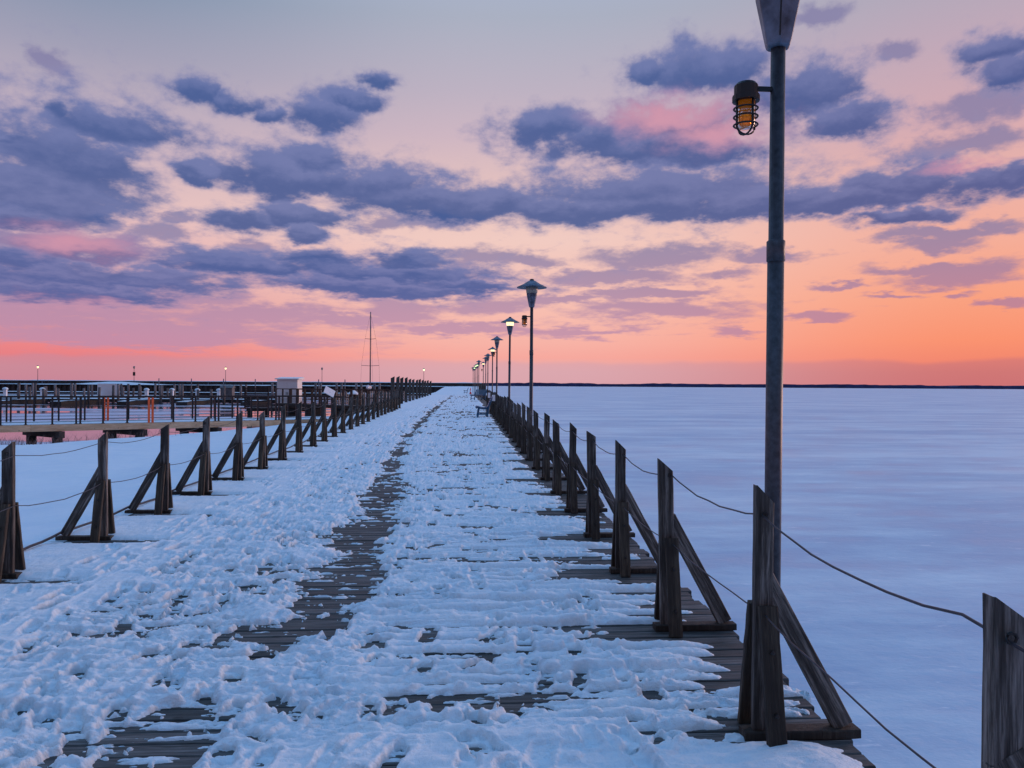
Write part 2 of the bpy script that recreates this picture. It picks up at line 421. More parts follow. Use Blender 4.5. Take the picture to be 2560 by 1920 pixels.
# ------------------------------------------------------------------ mesh helpers
def empty(name, loc=(0, 0, 0), rz=0.0):
    o = bpy.data.objects.new(name, None); o.empty_display_size = .2
    col.objects.link(o); o.location = loc; o.rotation_euler = (0, 0, rz)
    return o
def tag(o, label=None, cat=None, group=None, kind=None):
    if label: o['label'] = label
    if cat: o['category'] = cat
    if group: o['group'] = group
    if kind: o['kind'] = kind
    return o
def link(name, me, parent=None, loc=None, rot=None):
    o = bpy.data.objects.new(name, me); col.objects.link(o)
    if parent is not None: o.parent = parent
    if loc is not None: o.location = loc
    if rot is not None: o.rotation_euler = rot
    return o
def copy_tree(o, parent=None):
    c = o.copy(); col.objects.link(c); c.parent = parent
    for ch in [x for x in o.children]: copy_tree(ch, c)
    return c
class MB:
    def __init__(s): s.v = []; s.f = []
    def add(s, vs_, fs):
        k = len(s.v); s.v += [tuple(v) for v in vs_]; s.f += [tuple(i + k for i in f) for f in fs]; return s
    def box(s, a, b, mat=None):
        P = [Vector((x, y, z)) for z in (a[2], b[2]) for y in (a[1], b[1]) for x in (a[0], b[0])]
        if mat: P = [mat @ q for q in P]
        return s.add(P, [(0, 2, 3, 1), (4, 5, 7, 6), (0, 1, 5, 4), (2, 6, 7, 3), (0, 4, 6, 2), (1, 3, 7, 5)])
    def bar(s, p, q, w, h):
        p, q = Vector(p), Vector(q); d = q - p; L_ = d.length
        m = Matrix.Translation(p) @ d.to_track_quat('Z', 'Y').to_matrix().to_4x4()
        return s.box((-w / 2, -h / 2, 0), (w / 2, h / 2, L_), m)
    def tube(s, pts, r, n=6, cap=True):
        pts = [Vector(p) for p in pts]; k = len(s.v); N = len(pts)
        for i, p in enumerate(pts):
            d = (pts[min(i + 1, N - 1)] - pts[max(i - 1, 0)]).normalized()
            up = Vector((0, 0, 1)) if abs(d.z) < .95 else Vector((1, 0, 0))
            a = d.cross(up).normalized(); b = a.cross(d)
            rr_ = r[i] if isinstance(r, (list, tuple)) else r
            for j in range(n):
                t = 2 * math.pi * j / n
                s.v.append(tuple(p + (a * math.cos(t) + b * math.sin(t)) * rr_))
        for i in range(N - 1):
            for j in range(n):
                a0 = k + i * n + j; a1 = k + i * n + (j + 1) % n
                s.f.append((a0, a1, a1 + n, a0 + n))
        if cap:
            s.f.append(tuple(k + j for j in range(n))[::-1]); s.f.append(tuple(k + (N - 1) * n + j for j in range(n)))
        return s
    def lathe(s, prof, n=20, c=(0, 0), ph=0.0, cap=True):
        k = len(s.v)
        for r, z in prof:
            for j in range(n):
                t = 2 * math.pi * j / n + ph
                s.v.append((c[0] + r * math.cos(t), c[1] + r * math.sin(t), z))
        for i in range(len(prof) - 1):
            for j in range(n):
                a0 = k + i * n + j; a1 = k + i * n + (j + 1) % n
                s.f.append((a0, a1, a1 + n, a0 + n))
        if cap:
            s.f.append(tuple(k + j for j in range(n))[::-1]); s.f.append(tuple(k + (len(prof) - 1) * n + j for j in range(n)))
        return s
    def mesh(s, name, mat, smooth=False, bevel=0.0, jitter=0.0):
        me = bpy.data.meshes.new(name); me.from_pydata(s.v, [], s.f); me.update()
        if bevel or jitter:
            bm = bmesh.new(); bm.from_mesh(me)
            bmesh.ops.recalc_face_normals(bm, faces=bm.faces)
            if bevel: bmesh.ops.bevel(bm, geom=bm.edges[:], offset=bevel, segments=1, affect='EDGES', clamp_overlap=True)
            if jitter:
                for v in bm.verts: v.co += Vector([random.uniform(-jitter, jitter) for _ in range(3)])
            bm.to_mesh(me); bm.free()
        if smooth:
            me.polygons.foreach_set('use_smooth', [True] * len(me.polygons))
        me.materials.append(M[mat]); return me
    def build(s, name, mat, parent=None, loc=None, rot=None, **kw):
        return link(name, s.mesh(name, mat, **kw), parent, loc, rot)

# numpy noise
def _hash(ix, iy, seed):
    h = (ix.astype(np.int64) * 374761393 + iy.astype(np.int64) * 668265263 + seed * 974634777) & 0x7fffffff
    h = ((h ^ (h >> 13)) * 1274126177) & 0x7fffffff
    return ((h ^ (h >> 16)) & 0xffff) / 65535.0
def vnoise(x, y, seed=0):
    ix = np.floor(x); iy = np.floor(y); fx = x - ix; fy = y - iy
    fx = fx * fx * fx * (fx * (fx * 6 - 15) + 10); fy = fy * fy * fy * (fy * (fy * 6 - 15) + 10)
    a = _hash(ix, iy, seed); b = _hash(ix + 1, iy, seed); c = _hash(ix, iy + 1, seed); d = _hash(ix + 1, iy + 1, seed)
    return (a * (1 - fx) + b * fx) * (1 - fy) + (c * (1 - fx) + d * fx) * fy
def fbm(x, y, oct=4, seed=0, gain=.5):
    s = np.zeros_like(x); a = 1.0; t = 0.0
    for i in range(oct):
        s += a * vnoise(x * 2 ** i + 17.3 * i, y * 2 ** i + 9.1 * i, seed + i); t += a; a *= gain
    return s / t
def sstep(a, b, x):
    t = np.clip((x - a) / (b - a), 0, 1); return t * t * (3 - 2 * t)
def grid_mesh(name, X, Y, Z, mat, keep=None, smooth=True):
    ny, nx = X.shape
    co = np.stack([X, Y, Z], -1).reshape(-1, 3)
    idx = np.arange(ny * nx).reshape(ny, nx)
    q = np.stack([idx[:-1, :-1], idx[:-1, 1:], idx[1:, 1:], idx[1:, :-1]], -1).reshape(-1, 4)
    if keep is not None:
        k = keep.reshape(-1)
        q = q[k[q].any(axis=1)]
        used = np.unique(q); rm = np.full(ny * nx, -1); rm[used] = np.arange(len(used)); q = rm[q]; co = co[used]
    me = bpy.data.meshes.new(name)
    me.vertices.add(len(co)); me.vertices.foreach_set('co', co.astype(np.float32).ravel())
    me.loops.add(len(q) * 4); me.loops.foreach_set('vertex_index', q.astype(np.int32).ravel())
    me.polygons.add(len(q)); me.polygons.foreach_set('loop_start', np.arange(0, len(q) * 4, 4, dtype=np.int32))
    me.update(calc_edges=True); me.validate()
    if smooth: me.polygons.foreach_set('use_smooth', np.ones(len(me.polygons), dtype=bool))
    me.materials.append(M[mat])
    return me

def prof(Y):      # height of the deck along the pier
    Y = np.asarray(Y, float)
    return np.where(Y < 8, 0, np.where(Y < 50, .0075 * (Y - 8), .315 + .0006 * (Y - 50)))
def pz(Y): return float(prof(Y))
ICE = -1.0
POST0, STEP = 3.285, 1.55
XR, XL = 1.355, -3.665
DX0, DX1 = -4.22, 1.76

# ------------------------------------------------------------------ ground, ice, harbour water
tag(MB().add([(-9000, -300, ICE - .03), (9000, -300, ICE - .03), (9000, 9000, ICE - .03), (-9000, 9000, ICE - .03)], [(0, 1, 2, 3)]).build('lake_ice', 'ice'),
    'snow covered frozen lake stretching to the horizon', None, None, 'structure')
tag(MB().add([(-500, 12, ICE), (-2.5, 12, ICE), (-2.5, 199, ICE), (-500, 199, ICE)], [(0, 1, 2, 3)]).build('harbour_water', 'water'),
    'dark thin ice and open water of the harbour reflecting pink sky', None, None, 'structure')

# snow bank left of the pier
xs = np.concatenate([np.linspace(-60, -20, 40), np.linspace(-19.6, -4.0, 120)])
ys = np.concatenate([np.arange(-2, 40, .3), np.arange(40, 120, 1.0)])
X, Y = np.meshgrid(xs, ys)
sx = [-60, -25, -18.6, -13.5, -11.8, -9, -6.4, -5.4, -4.4, -4.0]
sy = [27, 29.5, 30.2, 31.2, 35, 41, 54, 70, 112, 130]
SH = np.interp(X, sx, sy) + (fbm(X * .5, Y * .0 + 3, 3, 5) - .5) * 1.6
Z = ICE - .02 + .9 * (1 - np.exp(-np.clip(SH - Y, 0, None) / 5.0)) - .25 * np.clip(Y - SH, 0, 3)
Z += (fbm(X * .35, Y * .35, 3, 11) - .5) * .16 + (fbm(X * 1.6, Y * 3.0, 3, 12) - .5) * .03
nearp = sstep(-7.0, -4.3, X)
Z = Z * (1 - nearp) + nearp * (prof(Y) + .005 + (fbm(X * .8, Y * .8, 3, 14) - .5) * .05)
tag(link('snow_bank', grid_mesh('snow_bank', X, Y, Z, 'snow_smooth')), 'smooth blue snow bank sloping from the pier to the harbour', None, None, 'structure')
def bankz(x, y):
    sh = np.interp(x, sx, sy)
    return float(ICE - .02 + .9 * (1 - math.exp(-max(sh - y, 0) / 5.0)))

# far wooded shore
mb = MB(); k = 0
xs_ = np.linspace(80, 7000, 500)
hh = 10 + 12 * fbm(xs_ / 500, xs_ * 0 + 2, 4, 3) + 9 * fbm(xs_ / 45, xs_ * 0 + 5, 3, 4)
for i in range(len(xs_) - 1):
    x0, x1 = xs_[i], xs_[i + 1]
    y0, y1 = 5200 - x0 * .12, 5200 - x1 * .12
    k = len(mb.v)
    mb.v += [(x0, y0, ICE - 2), (x1, y1, ICE - 2), (x1, y1, hh[i + 1]), (x0, y0, hh[i]), (x1, y1 + 300, hh[i + 1] * .9), (x0, y0 + 300, hh[i] * .9)]
    mb.f += [(k, k + 1, k + 2, k + 3), (k + 3, k + 2, k + 4, k + 5)]
tag(mb.build('far_shore', 'shore'), 'thin dark wooded shoreline along the far side of the lake', None, None, 'structure')

# ------------------------------------------------------------------ pier deck
deck = tag(empty('pier_deck', (0, 0, 0)), 'weathered plank pier deck under patchy snow', None, None, 'structure')
PW_, GAP = .112, .009
variants = []
for i in range(6):
    mb = MB(); n = 12
    hw = PW_ / 2
    a0 = DX0 + random.uniform(-.03, .03); a1 = DX1 + random.uniform(-.03, .03)
    xsv = np.linspace(a0, a1, n)
    for x in xsv:
        e = random.uniform(-.002, .002); cu = random.uniform(-.002, .001)
        mb.v += [(x, -hw, -.04), (x, -hw + e, -.005), (x, -hw + .006 + e, 0), (x, 0, cu), (x, hw - .006 + e, 0), (x, hw + e, -.005), (x, hw, -.04)]
    for j in range(n - 1):
        for q in range(6):
            a = j * 7 + q; mb.f.append((a, a + 7, a + 8, a + 1))
    mb.f.append(tuple(range(7))); mb.f.append(tuple((n - 1) * 7 + q for q in range(7))[::-1])
    variants.append(mb.mesh('plank', 'plank'))
PITCHP = PW_ + GAP
PY0 = 0.9
for i in range(300):
    y = PY0 + i * PITCHP
    o = link('plank', variants[random.randrange(6)], deck, (random.uniform(-.012, .012), y, pz(y) + random.uniform(-.003, .003)), (0, random.uniform(-.0006, .0006), random.uniform(-.0007, .0007)))
yend = PY0 + 300 * PITCHP
mb = MB(); y = yend
while y < 98:
    z = pz(y); mb.box((DX0 + random.uniform(-.03, .03), y - .056, z - .04), (DX1 + random.uniform(-.03, .03), y + .056, z)); y += PITCHP
tag(mb.build('far_planks', 'plank', deck), None, None, None, 'stuff')
for x in (DX0 + .15, -2.8, -1.3, .3, DX1 - .16):
    mb = MB(); ysb = [0.8] + list(np.arange(8, 99, 6.0)) + [98]
    for a, b in zip(ysb[:-1], ysb[1:]):
        mb.add([(x - .05, a, pz(a) - .28), (x + .05, a, pz(a) - .28), (x + .05, a, pz(a) - .045), (x - .05, a, pz(a) - .045),
                (x - .05, b, pz(b) - .28), (x + .05, b, pz(b) - .28), (x + .05, b, pz(b) - .045), (x - .05, b, pz(b) - .045)],
               [(0, 1, 2, 3), (4, 7, 6, 5), (0, 4, 5, 1), (1, 5, 6, 2), (2, 6, 7, 3), (3, 7, 4, 0)])
    mb.build('stringer', 'darkbeam', deck)
pm = MB().lathe([(.13, -1.6), (.12, 0)], 10).mesh('support_pile', 'darkbeam', smooth=True)
for y in np.arange(2.2, 97, 3.1):
    link('support_pile', pm, deck, (DX1 - .17, y, pz(y) - .29))

# ------------------------------------------------------------------ snow on the deck
rng = np.random.default_rng(3)
rows = [1.3]
while rows[-1] < 98:
    y = rows[-1]; rows.append(y + (0.02 if y < 2.9 else max(.0075, y * y / 2100)))
ys = np.array(rows); xs = np.linspace(-4.25, 1.80, 560)
X, Y = np.meshgrid(xs, ys)
fade = 1 - sstep(9, 22, Y)
wx = (fbm(X * 2.2, Y * 2.2, 3, 21) - .5); wy = (fbm(X * 2.2, Y * 2.2, 3, 22) - .5)
pc = np.interp(Y, [1, 3.2, 3.9, 4.7, 5.7, 7.2, 9.9, 15.8, 22.5, 39, 60, 98], [-1.2, -1.30, -1.34, -1.08, -1.02, -1.02, -1.05, -1.4, -1.62, -1.68, -1.6, -1.4])
hw = np.interp(Y, [1, 3.2, 3.7, 4.15, 4.5, 5.0, 5.7, 7.2, 9.9, 15.8, 22.5, 39, 60, 98], [.1, .20, .20, -.12, -.04, .17, .24, .27, .26, .17, .13, .12, .07, .05])
ed = np.abs(X - pc + wx * .35) - hw
pathf = sstep(-.10, .12, ed + (fbm(X * 2.2, Y * 7, 5, 23, .6) - .5) * .42)          # 0 on the bare path
right = sstep(-.7, .1, X - pc - .5)                                              # 1 on the lake side
left = 1 - right
ip = np.floor((Y - PY0) / PITCHP + .5)
dg = np.abs(((Y - PY0) / PITCHP + .5) % 1.0 - .0); dg = np.minimum(dg, 1 - dg) * PITCHP     # distance to a gap
strip = fbm(X * .7 + ip * 13.7, ip * 3.1, 3, 31)
lump1 = 1 - np.abs(2 * fbm(X * 2.4 + wx, Y * 3.6 + wy, 3, 41) - 1)
lump2 = 1 - np.abs(2 * fbm(X * 6.0 + wx * 2, Y * 8.5 + wy * 2, 3, 42) - 1)
fineN = fbm(X * 26, Y * 30, 3, 43)
grain = fbm(X * 60, Y * 60, 2, 44)
smo = 1 - sstep(-3.0, -2.2, X + (fbm(X, Y, 2, 45) - .5) * 1.0)             # smooth strip by the harbour fence
trod = np.clip(1 - smo, .15, 1) * (1 - .45 * right * sstep(.2, 1.0, X))
base = .028 + .019 * left + .008 * smo
t = base - .075 * (1 - pathf)
lump3 = fbm(X * 8 + wx * 3, Y * 15 + wy * 3, 4, 48, .6)
pit = sstep(.56, .66, fbm(X * 4.0 + wx * 3, Y * 9.5 + wy * 3, 4, 49, .55))
pit2 = sstep(.57, .64, fbm(X * 8.5 + wx * 2, Y * 19 + wy * 2, 3, 50, .55))
slush = np.exp(-(np.clip(ed, 0, None) / .35) ** 2) * left                       # thin icy crust beside the track
t += trod * ((lump1 - .72) * .045 + (lump2 - .68) * .026 + (lump3 - .5) * .05) + (fineN - .5) * .034 * (0.12 + trod) + (grain - .5) * .018 * (.3 + .7 * trod)
nearf = 1 - sstep(4.3, 5.6, Y)
t -= trod * (pit * .042 + pit2 * .030) * (1 - .3 * right) * (1 - .45 * nearf * left)
t += .022 * sstep(3.72, 3.9, Y + wx * .4) * (1 - sstep(4.5, 5.0, Y + wx * .5)) * np.exp(-((X + 1.45) / .8) ** 4)
t += .012 * (1 - sstep(-2.1, -1.6, X)) * nearf
t -= slush * .004
t += (fbm(X * .8, Y * 1.1, 3, 46) - .5) * (.075 * trod + .02)
# ridges of snow left on each plank, gaps showing between them
t += fade * (fbm(X * 1.4 + ip * 5.1, ip * 1.7, 2, 51) - .5) * .06 * left * trod
thick = sstep(.05, .09, t)
t -= fade * (.30 * trod + .05) * (1 - .8 * thick) * (.045 * np.exp(-(dg / .012) ** 2) + .012 * np.exp(-(dg / .03) ** 2))
dc = .5 * PITCHP - dg                                                            # distance to plank middle
poff = (_hash(ip, ip * 0 + 3, 5) - .5)
T = .036 - .018 * pit2 * (fbm(X * 1.5, Y * 1.5, 2, 54) > .45) - .03 * pit * (1 - sstep(.2, .9, X)) + (strip - .5) * .115 + (fbm(X * .9, Y * 1.3, 3, 52) - .5) * .055 + (fineN - .5) * .018 + (grain - .5) * .010 + (lump2 - .68) * .012
T -= .13 * sstep(1.24, 1.80, X + poff * .7 + (strip - .5) * .6 - .25 * sstep(3.3, 4.4, 8 - Y) )
thick2 = sstep(.05, .085, T)
shape = 1 - np.clip(dc / (.5 * PITCHP - .003), 0, 1) ** 2.8 * (1 - .22 * thick2)
ts = np.where(T > 0, T * shape - .010 * (1 - shape) * (1 - thick2), T)
S = right * sstep(-.75, .1, X + (fbm(X * 1.1, Y * 1.1, 3, 53) - .5) * .9) * (.25 + .75 * (1 - sstep(8, 16, Y)))
t = t * (1 - S) + (ts - .06 * (1 - pathf)) * S
t -= (1 - S) * right * .12 * sstep(1.1, 1.5, X)
# bare wood round every frame
for kk in range(-2, 28):
    yp = POST0 + STEP * kk + .12
    dyp = (Y - yp + .05) / (.20 if kk < 3 else .15)
    mR = np.exp(-dyp ** 2) * sstep(.62, 1.02, X + (fbm(X * 2, Y * 5, 2, 60 + kk % 7) - .5) * .5)
    if kk in (0, -1): mR = mR * .55
    t -= mR * .11
    mL = np.exp(-((Y - yp + .11) / .11) ** 2) * (1 - sstep(-3.30, -2.85, X + (fbm(X * 2, Y * 5, 2, 70 + kk % 7) - .5) * .5))
    t -= mL * .12
# drift across the near end
near = 1 - sstep(3.38, 3.62, Y + (fbm(X * .9, Y * .5, 3, 48) - .5) * .5)
t = t * (1 - near * right * .75) + near * right * (.05 + (fbm(X * 2.2, Y * 2.6, 3, 49) - .5) * .09 + (lump2 - .68) * .02) * (1 - sstep(1.45, 1.75, X))
# bits knocked out and boot prints
for q in range(1100):
    yy = 2.6 + 32 * rng.random() ** 1.9
    xx = rng.uniform(-3.35, 1.0) if q % 3 else rng.normal(-2.2, .5)
    a = rng.normal(0, .3); L_, W_ = rng.uniform(.10, .15), rng.uniform(.042, .058)
    d_ = rng.uniform(.018, .06) * (1 if xx < .2 else .55)
    i0, i1 = np.searchsorted(ys, [yy - .3, yy + .3]); j0, j1 = np.searchsorted(xs, [xx - .25, xx + .25])
    if i1 - i0 < 1 or j1 - j0 < 2: continue
    Xs = X[i0:i1, j0:j1] - xx; Ys = Y[i0:i1, j0:j1] - yy
    u = (Xs * math.cos(a) + Ys * math.sin(a)) / W_; v = (-Xs * math.sin(a) + Ys * math.cos(a)) / L_
    r2 = np.sqrt(u ** 4 + v ** 4) ** .5 + (fineN[i0:i1, j0:j1] - .5) * .5
    t[i0:i1, j0:j1] += -d_ * (1 - sstep(.8, 1.02, r2)) + .014 * np.exp(-((r2 - 1.25) / .2) ** 2)
for q in range(2200):
    yy = 2.6 + 22 * rng.random() ** 1.8; xx = rng.uniform(-3.4, 1.1)
    r = (.010 + .030 * rng.random() ** 2) * (1 + yy / 30); h = r * rng.uniform(.3, .6)
    i0, i1 = np.searchsorted(ys, [yy - r * 2, yy + r * 2]); j0, j1 = np.searchsorted(xs, [xx - r * 2, xx + r * 2])
    if i1 - i0 < 1 or j1 - j0 < 1: continue
    d2 = ((X[i0:i1, j0:j1] - xx) ** 2 + (Y[i0:i1, j0:j1] - yy) ** 2 * 1.3) / r ** 2 + (fineN[i0:i1, j0:j1] - .5) * .9
    f_ = 1 - sstep(.35, 1.15, d2)
    tt = t[i0:i1, j0:j1]
    if rng.random() < .22 and r < .022:            # loose crumbs, also on the bare path
        t[i0:i1, j0:j1] = np.where(f_ > .25, np.maximum(tt, h * f_ * .45), tt)
    else:
        t[i0:i1, j0:j1] = tt + h * f_ * (tt > 0)
dust = (fbm(X * 4.5, Y * 24, 5, 81, .6) - .62) * .09 + (fbm(X * .8, Y * .8, 2, 82) - .5) * .03 - .02 * np.exp(-(dg / .012) ** 2) - .2 * sstep(.9, 1.2, X)
t = np.maximum(t, np.minimum(dust, .012))
t = np.where(t > .07, .07 + (t - .07) * .5, t)
hs_ = .66 + .16 * right * sstep(0, .8, X)
Z = np.where(t > 0, .006 * sstep(0, .010, t) + t * hs_, np.maximum(t * 4, -.03)) + prof(Y)
keep = t > -.004
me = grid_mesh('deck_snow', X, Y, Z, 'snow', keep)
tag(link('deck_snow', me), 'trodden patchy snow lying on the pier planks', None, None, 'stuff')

# causeway behind the planked part
xs = np.linspace(-5.6, 4.2, 50); ys = np.linspace(97.5, 201, 80)
X, Y = np.meshgrid(xs, ys)
Z = np.interp(Y, [97, 128, 160, 190, 201], [.36, .46, .9, 1.25, 1.2]) + (fbm(X * .3, Y * .2, 3, 5) - .5) * .15
e = np.minimum(X + 5.6, 4.2 - X); Z = Z - (1 - sstep(0, .8, e)) * 2.6
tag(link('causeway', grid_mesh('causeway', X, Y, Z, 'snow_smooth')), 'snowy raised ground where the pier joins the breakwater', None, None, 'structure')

# ------------------------------------------------------------------ fence frames
ORD = ['zeroth', 'first', 'second', 'third', 'fourth', 'fifth', 'sixth', 'seventh', 'eighth', 'ninth', 'tenth', 'eleventh', 'twelfth', 'thirteenth', 'fourteenth',
       'fifteenth', 'sixteenth', 'seventeenth', 'eighteenth', 'nineteenth', 'twentieth'] + ['twenty-' + s for s in
       ('first', 'second', 'third', 'fourth', 'fifth', 'sixth', 'seventh', 'eighth', 'ninth')] + ['thirtieth']
def board(w_, d_, h, slant=0.0, n=9, jit=.0016):
    """upright board, local z along its length, top cut on a slant in x"""
    mb = MB(); c = .005
    for i in range(n + 1):
        f = i / n
        ring = [(-w_ / 2 + c, -d_ / 2), (w_ / 2 - c, -d_ / 2), (w_ / 2, -d_ / 2 + c), (w_ / 2, d_ / 2 - c), (w_ / 2 - c, d_ / 2), (-w_ / 2 + c, d_ / 2), (-w_ / 2, d_ / 2 - c), (-w_ / 2, -d_ / 2 + c)]
        for x, y in ring:
            top = h - slant * np.clip((x + w_ / 2) / w_ - .12, 0, 1)
            jx, jy = random.uniform(-jit, jit), random.uniform(-jit, jit)
            mb.v.append((x + jx, y + jy, f * top))
    for i in range(n):
        for j in range(8):
            a = i * 8 + j; b = i * 8 + (j + 1) % 8
            mb.f.append((a, b, b + 8, a + 8))
    mb.f.append(tuple(range(8))[::-1]); mb.f.append(tuple(n * 8 + j for j in range(8)))
    return mb
PV = [[board(.092 + random.uniform(-.006, .006), .042, h, .085 + random.uniform(-.02, .02)).mesh('post', 'post') for h in (1.10, 1.12, 1.14, 1.13)],
      [board(.092, .038, .80).mesh('brace', 'post') for _ in range(3)],
      [board(.084, .034, .63).mesh('strut', 'strut') for _ in range(3)],
      [board(.042, .085, .54).mesh('sleeper', 'sleeper') for _ in range(2)]]
STAPLE = MB().tube([(.013 * math.cos(t), 0, .013 * math.sin(t)) for t in np.linspace(0, 2 * math.pi, 9)], .004, 5, False).mesh('wire_staple', 'iron')
BOLT = MB().lathe([(.011, -.004), (.011, .006), (.004, .009)], 6).mesh('bolt', 'iron')
def frame(side, kk, label, group):
    """side +1 = lake side (brace leans out to +x)"""
    yc = POST0 + STEP * kk + .15
    x = (XR if side > 0 else XL) + random.uniform(-.012, .012)
    if side < 0 and kk == 2: x -= .05
    if side > 0 and kk == -1: x, yc = 1.268, 1.735
    e = empty('fence_post', (x, yc, pz(yc)))
    tag(e, label, 'fence post', group)
    R = random.choice
    lean = random.uniform(-.02, .02)
    p = link('post', R(PV[0]), e, (0, 0, .0), (random.uniform(-.012, .012), lean, random.uniform(-.05, .05) + (0 if side > 0 else math.pi)))
    p.scale = (1, 1, random.uniform(.965, 1.02))
    # brace: from post at z=.66 outwards to the sleeper end
    x0, x1, z0, z1 = .004 * side, .375 * side, .74, .065
    d = Vector((x0 - x1, 0, z0 - z1)); ang = math.atan2(d.x, d.z)
    link('brace', R(PV[1]), e, (x1 - d.normalized().x * .02, .004, z1 - d.normalized().z * .02), (0, ang, 0)).scale = (1, 1, (d.length + .02) / .80)
    # struts on the two faces, running along the pier
    a = .115
    th = math.atan2(a, .58)
    link('strut', R(PV[2]), e, (.012 * side, -.042 - a, .004), (-th, 0, 0)).scale = (1, 1, .98)
    link('strut', R(PV[2]), e, (-.008 * side, .042 + a, .004), (th, 0, 0)).scale = (1, 1, .98)
    if kk < 8:
        for zz in (1.02, .575):
            link('wire_staple', STAPLE, e, (.004 * side, -.026, zz))
    for zz in (.16, .42): 
        if kk < 4: link('bolt', BOLT, e, (.012 * side, -.066 - a * (1 - zz / .58), zz), (math.pi / 2, 0, 0))
    s = link('sleeper', R(PV[3]), e, (-.09 * side, .0, .0215), (0, math.pi / 2 * side, 0))
    return e
for kk in range(-1, 28):
    n = kk + 2
    frame(1, kk, f'weathered leaning-brace fence post on the lake side, {ORD[n]} from the right frame edge', 'fence posts along the lake side')
for kk in range(1, 27):
    n = kk - 1
    lab = f'weathered leaning-brace fence post on the harbour side, {ORD[n]} from the left frame edge' if n else 'fence post on the harbour side just outside the left frame edge'
    frame(-1, kk, lab, 'fence posts along the harbour side')

def wire(x, z, k0, k1, r, sag, name, label, seed):
    rnd = random.Random(seed); pts = []
    for kk in range(k0, k1):
        for j in range(8):
            f = j / 8; y = POST0 + STEP * (kk + f) + .15
            s = sag * 4 * f * (1 - f) * (.5 + .7 * _h(seed, kk))
            pts.append((x + (-.087 * max(0, min(1, -(kk + f))) if x > 0 else 0) + rnd.uniform(-.004, .004), y, pz(y) + z - s + rnd.uniform(-.004, .004)))
    tag(MB().tube(pts, r, 6).build(name, 'wire', smooth=True), label, 'wire')
def _h(a, b): return random.Random(a * 1000 + b).random()
wire(XR + .005, 1.02, -2, 27, .0043, .055, 'fence_wire', 'upper sagging wire strung between the lake side fence posts', 1)
wire(XR + .005, .575, -2, 27, .0036, .03, 'fence_wire', 'lower wire strung between the lake side fence posts', 2)
wire(XL - .005, 1.0, 1, 26, .0035, .06, 'fence_wire', 'upper sagging wire strung between the harbour side fence posts', 3)
wire(XL - .005, .59, 1, 26, .0042, .05, 'fence_wire', 'middle wire strung between the harbour side fence posts', 4)
wire(XL - .40, .085, 1, 26, .013, .03, 'fence_cable', 'thick dark cable along the feet of the harbour side fence', 5)

# tall board posts further along
TB = [board(.21, .09, h, .12, n=6, jit=.008).mesh('tall_post', 'post') for h in (1.80, 1.88, 1.84)]
TBR = [board(.18, .09, h, .10, n=6, jit=.008).mesh('tall_post', 'post') for h in (1.42, 1.5, 1.46)]
for i, y in enumerate([44.9, 48.4, 51.5, 55.6, 59.4, 63.3, 67.9, 72.2, 77, 82.2, 88.2, 95]):
    o = link('tall_fence_post', random.choice(TB), None, (-4.18, y, pz(y) - .02), (random.uniform(-.01, .01), random.uniform(-.015, .015), math.pi + random.uniform(-.1, .1)))
    tag(o, f'tall wide board post on the harbour side, {ORD[i + 1]} from the near end', 'tall post', 'tall board posts on the harbour side')
for i, y in enumerate([74, 78, 82, 86, 91, 96, 102]):
    o = link('tall_fence_post', random.choice(TBR), None, (2.0, y, pz(y) - .35 if y < 98 else .02), (0, random.uniform(-.01, .01), random.uniform(-.1, .1)))
    o.scale = (1, 1, 1.22)
    tag(o, f'tall dark board post on the lake side, {ORD[i + 1]} beyond the slatted bench', 'tall post', 'tall board posts on the lake side')
# two notices on the fence
for y, lab in ((33.95, 'white notice plate on the lake side fence, nearer of two'), (40.0, 'white notice plate on the lake side fence, farther of two')):
    mb = MB().box((-.10, -.008, 0), (.10, .008, .27))
    o = mb.build('notice_plate', 'white', None, (XR - .03, y + .16, pz(y) + .72), (0, 0, .15), bevel=.004)
    tag(o, lab, 'notice', 'white notices on the fence')

# ------------------------------------------------------------------ lamp posts
def lamp_meshes():
    d = {}
    d['pole'] = MB().lathe([(.039, -.02), (.039, 2.27), (.035, 2.27), (.034, 3.24)], 16).mesh('pole', 'pole', smooth=True)
    d['collar'] = MB().lathe([(.036, 2.20), (.043, 2.205), (.0435, 2.30), (.036, 2.306)], 16).mesh('collar', 'pole', smooth=True)
    mb = MB()
    mb.lathe([(.045, 3.225), (.058, 3.23), (.066, 3.25), (.118, 3.49), (.120, 3.53), (.112, 3.535)], 6, ph=rad(14))
    d['lamp_body'] = mb.mesh('lamp_body', 'galv', bevel=.006)
    d['seam'] = MB().bar((.0692 * math.cos(rad(-106)), .0692 * math.sin(rad(-106)), 3.262), (.1185 * math.cos(rad(-106)), .1185 * math.sin(rad(-106)), 3.49), .007, .007).mesh('seam', 'iron')
    d['globe'] = [MB().lathe([(.10, 3.53), (.118, 3.535), (.136, 3.67), (.12, 3.675)], 20).mesh('globe', g, smooth=True) for g in ('unlit', 'lit', 'litg')]
    d['hood'] = MB().lathe([(.30, 3.652), (.325, 3.648), (.322, 3.662), (.19, 3.725), (.075, 3.798), (.05, 3.807), (.045, 3.81)], 28).mesh('hood', 'galv', smooth=True)
    d['finial'] = MB().lathe([(.046, 3.805), (.05, 3.825), (.03, 3.84), (.01, 3.843)], 14).mesh('finial', 'iron', smooth=True)
    return d
LM = lamp_meshes()
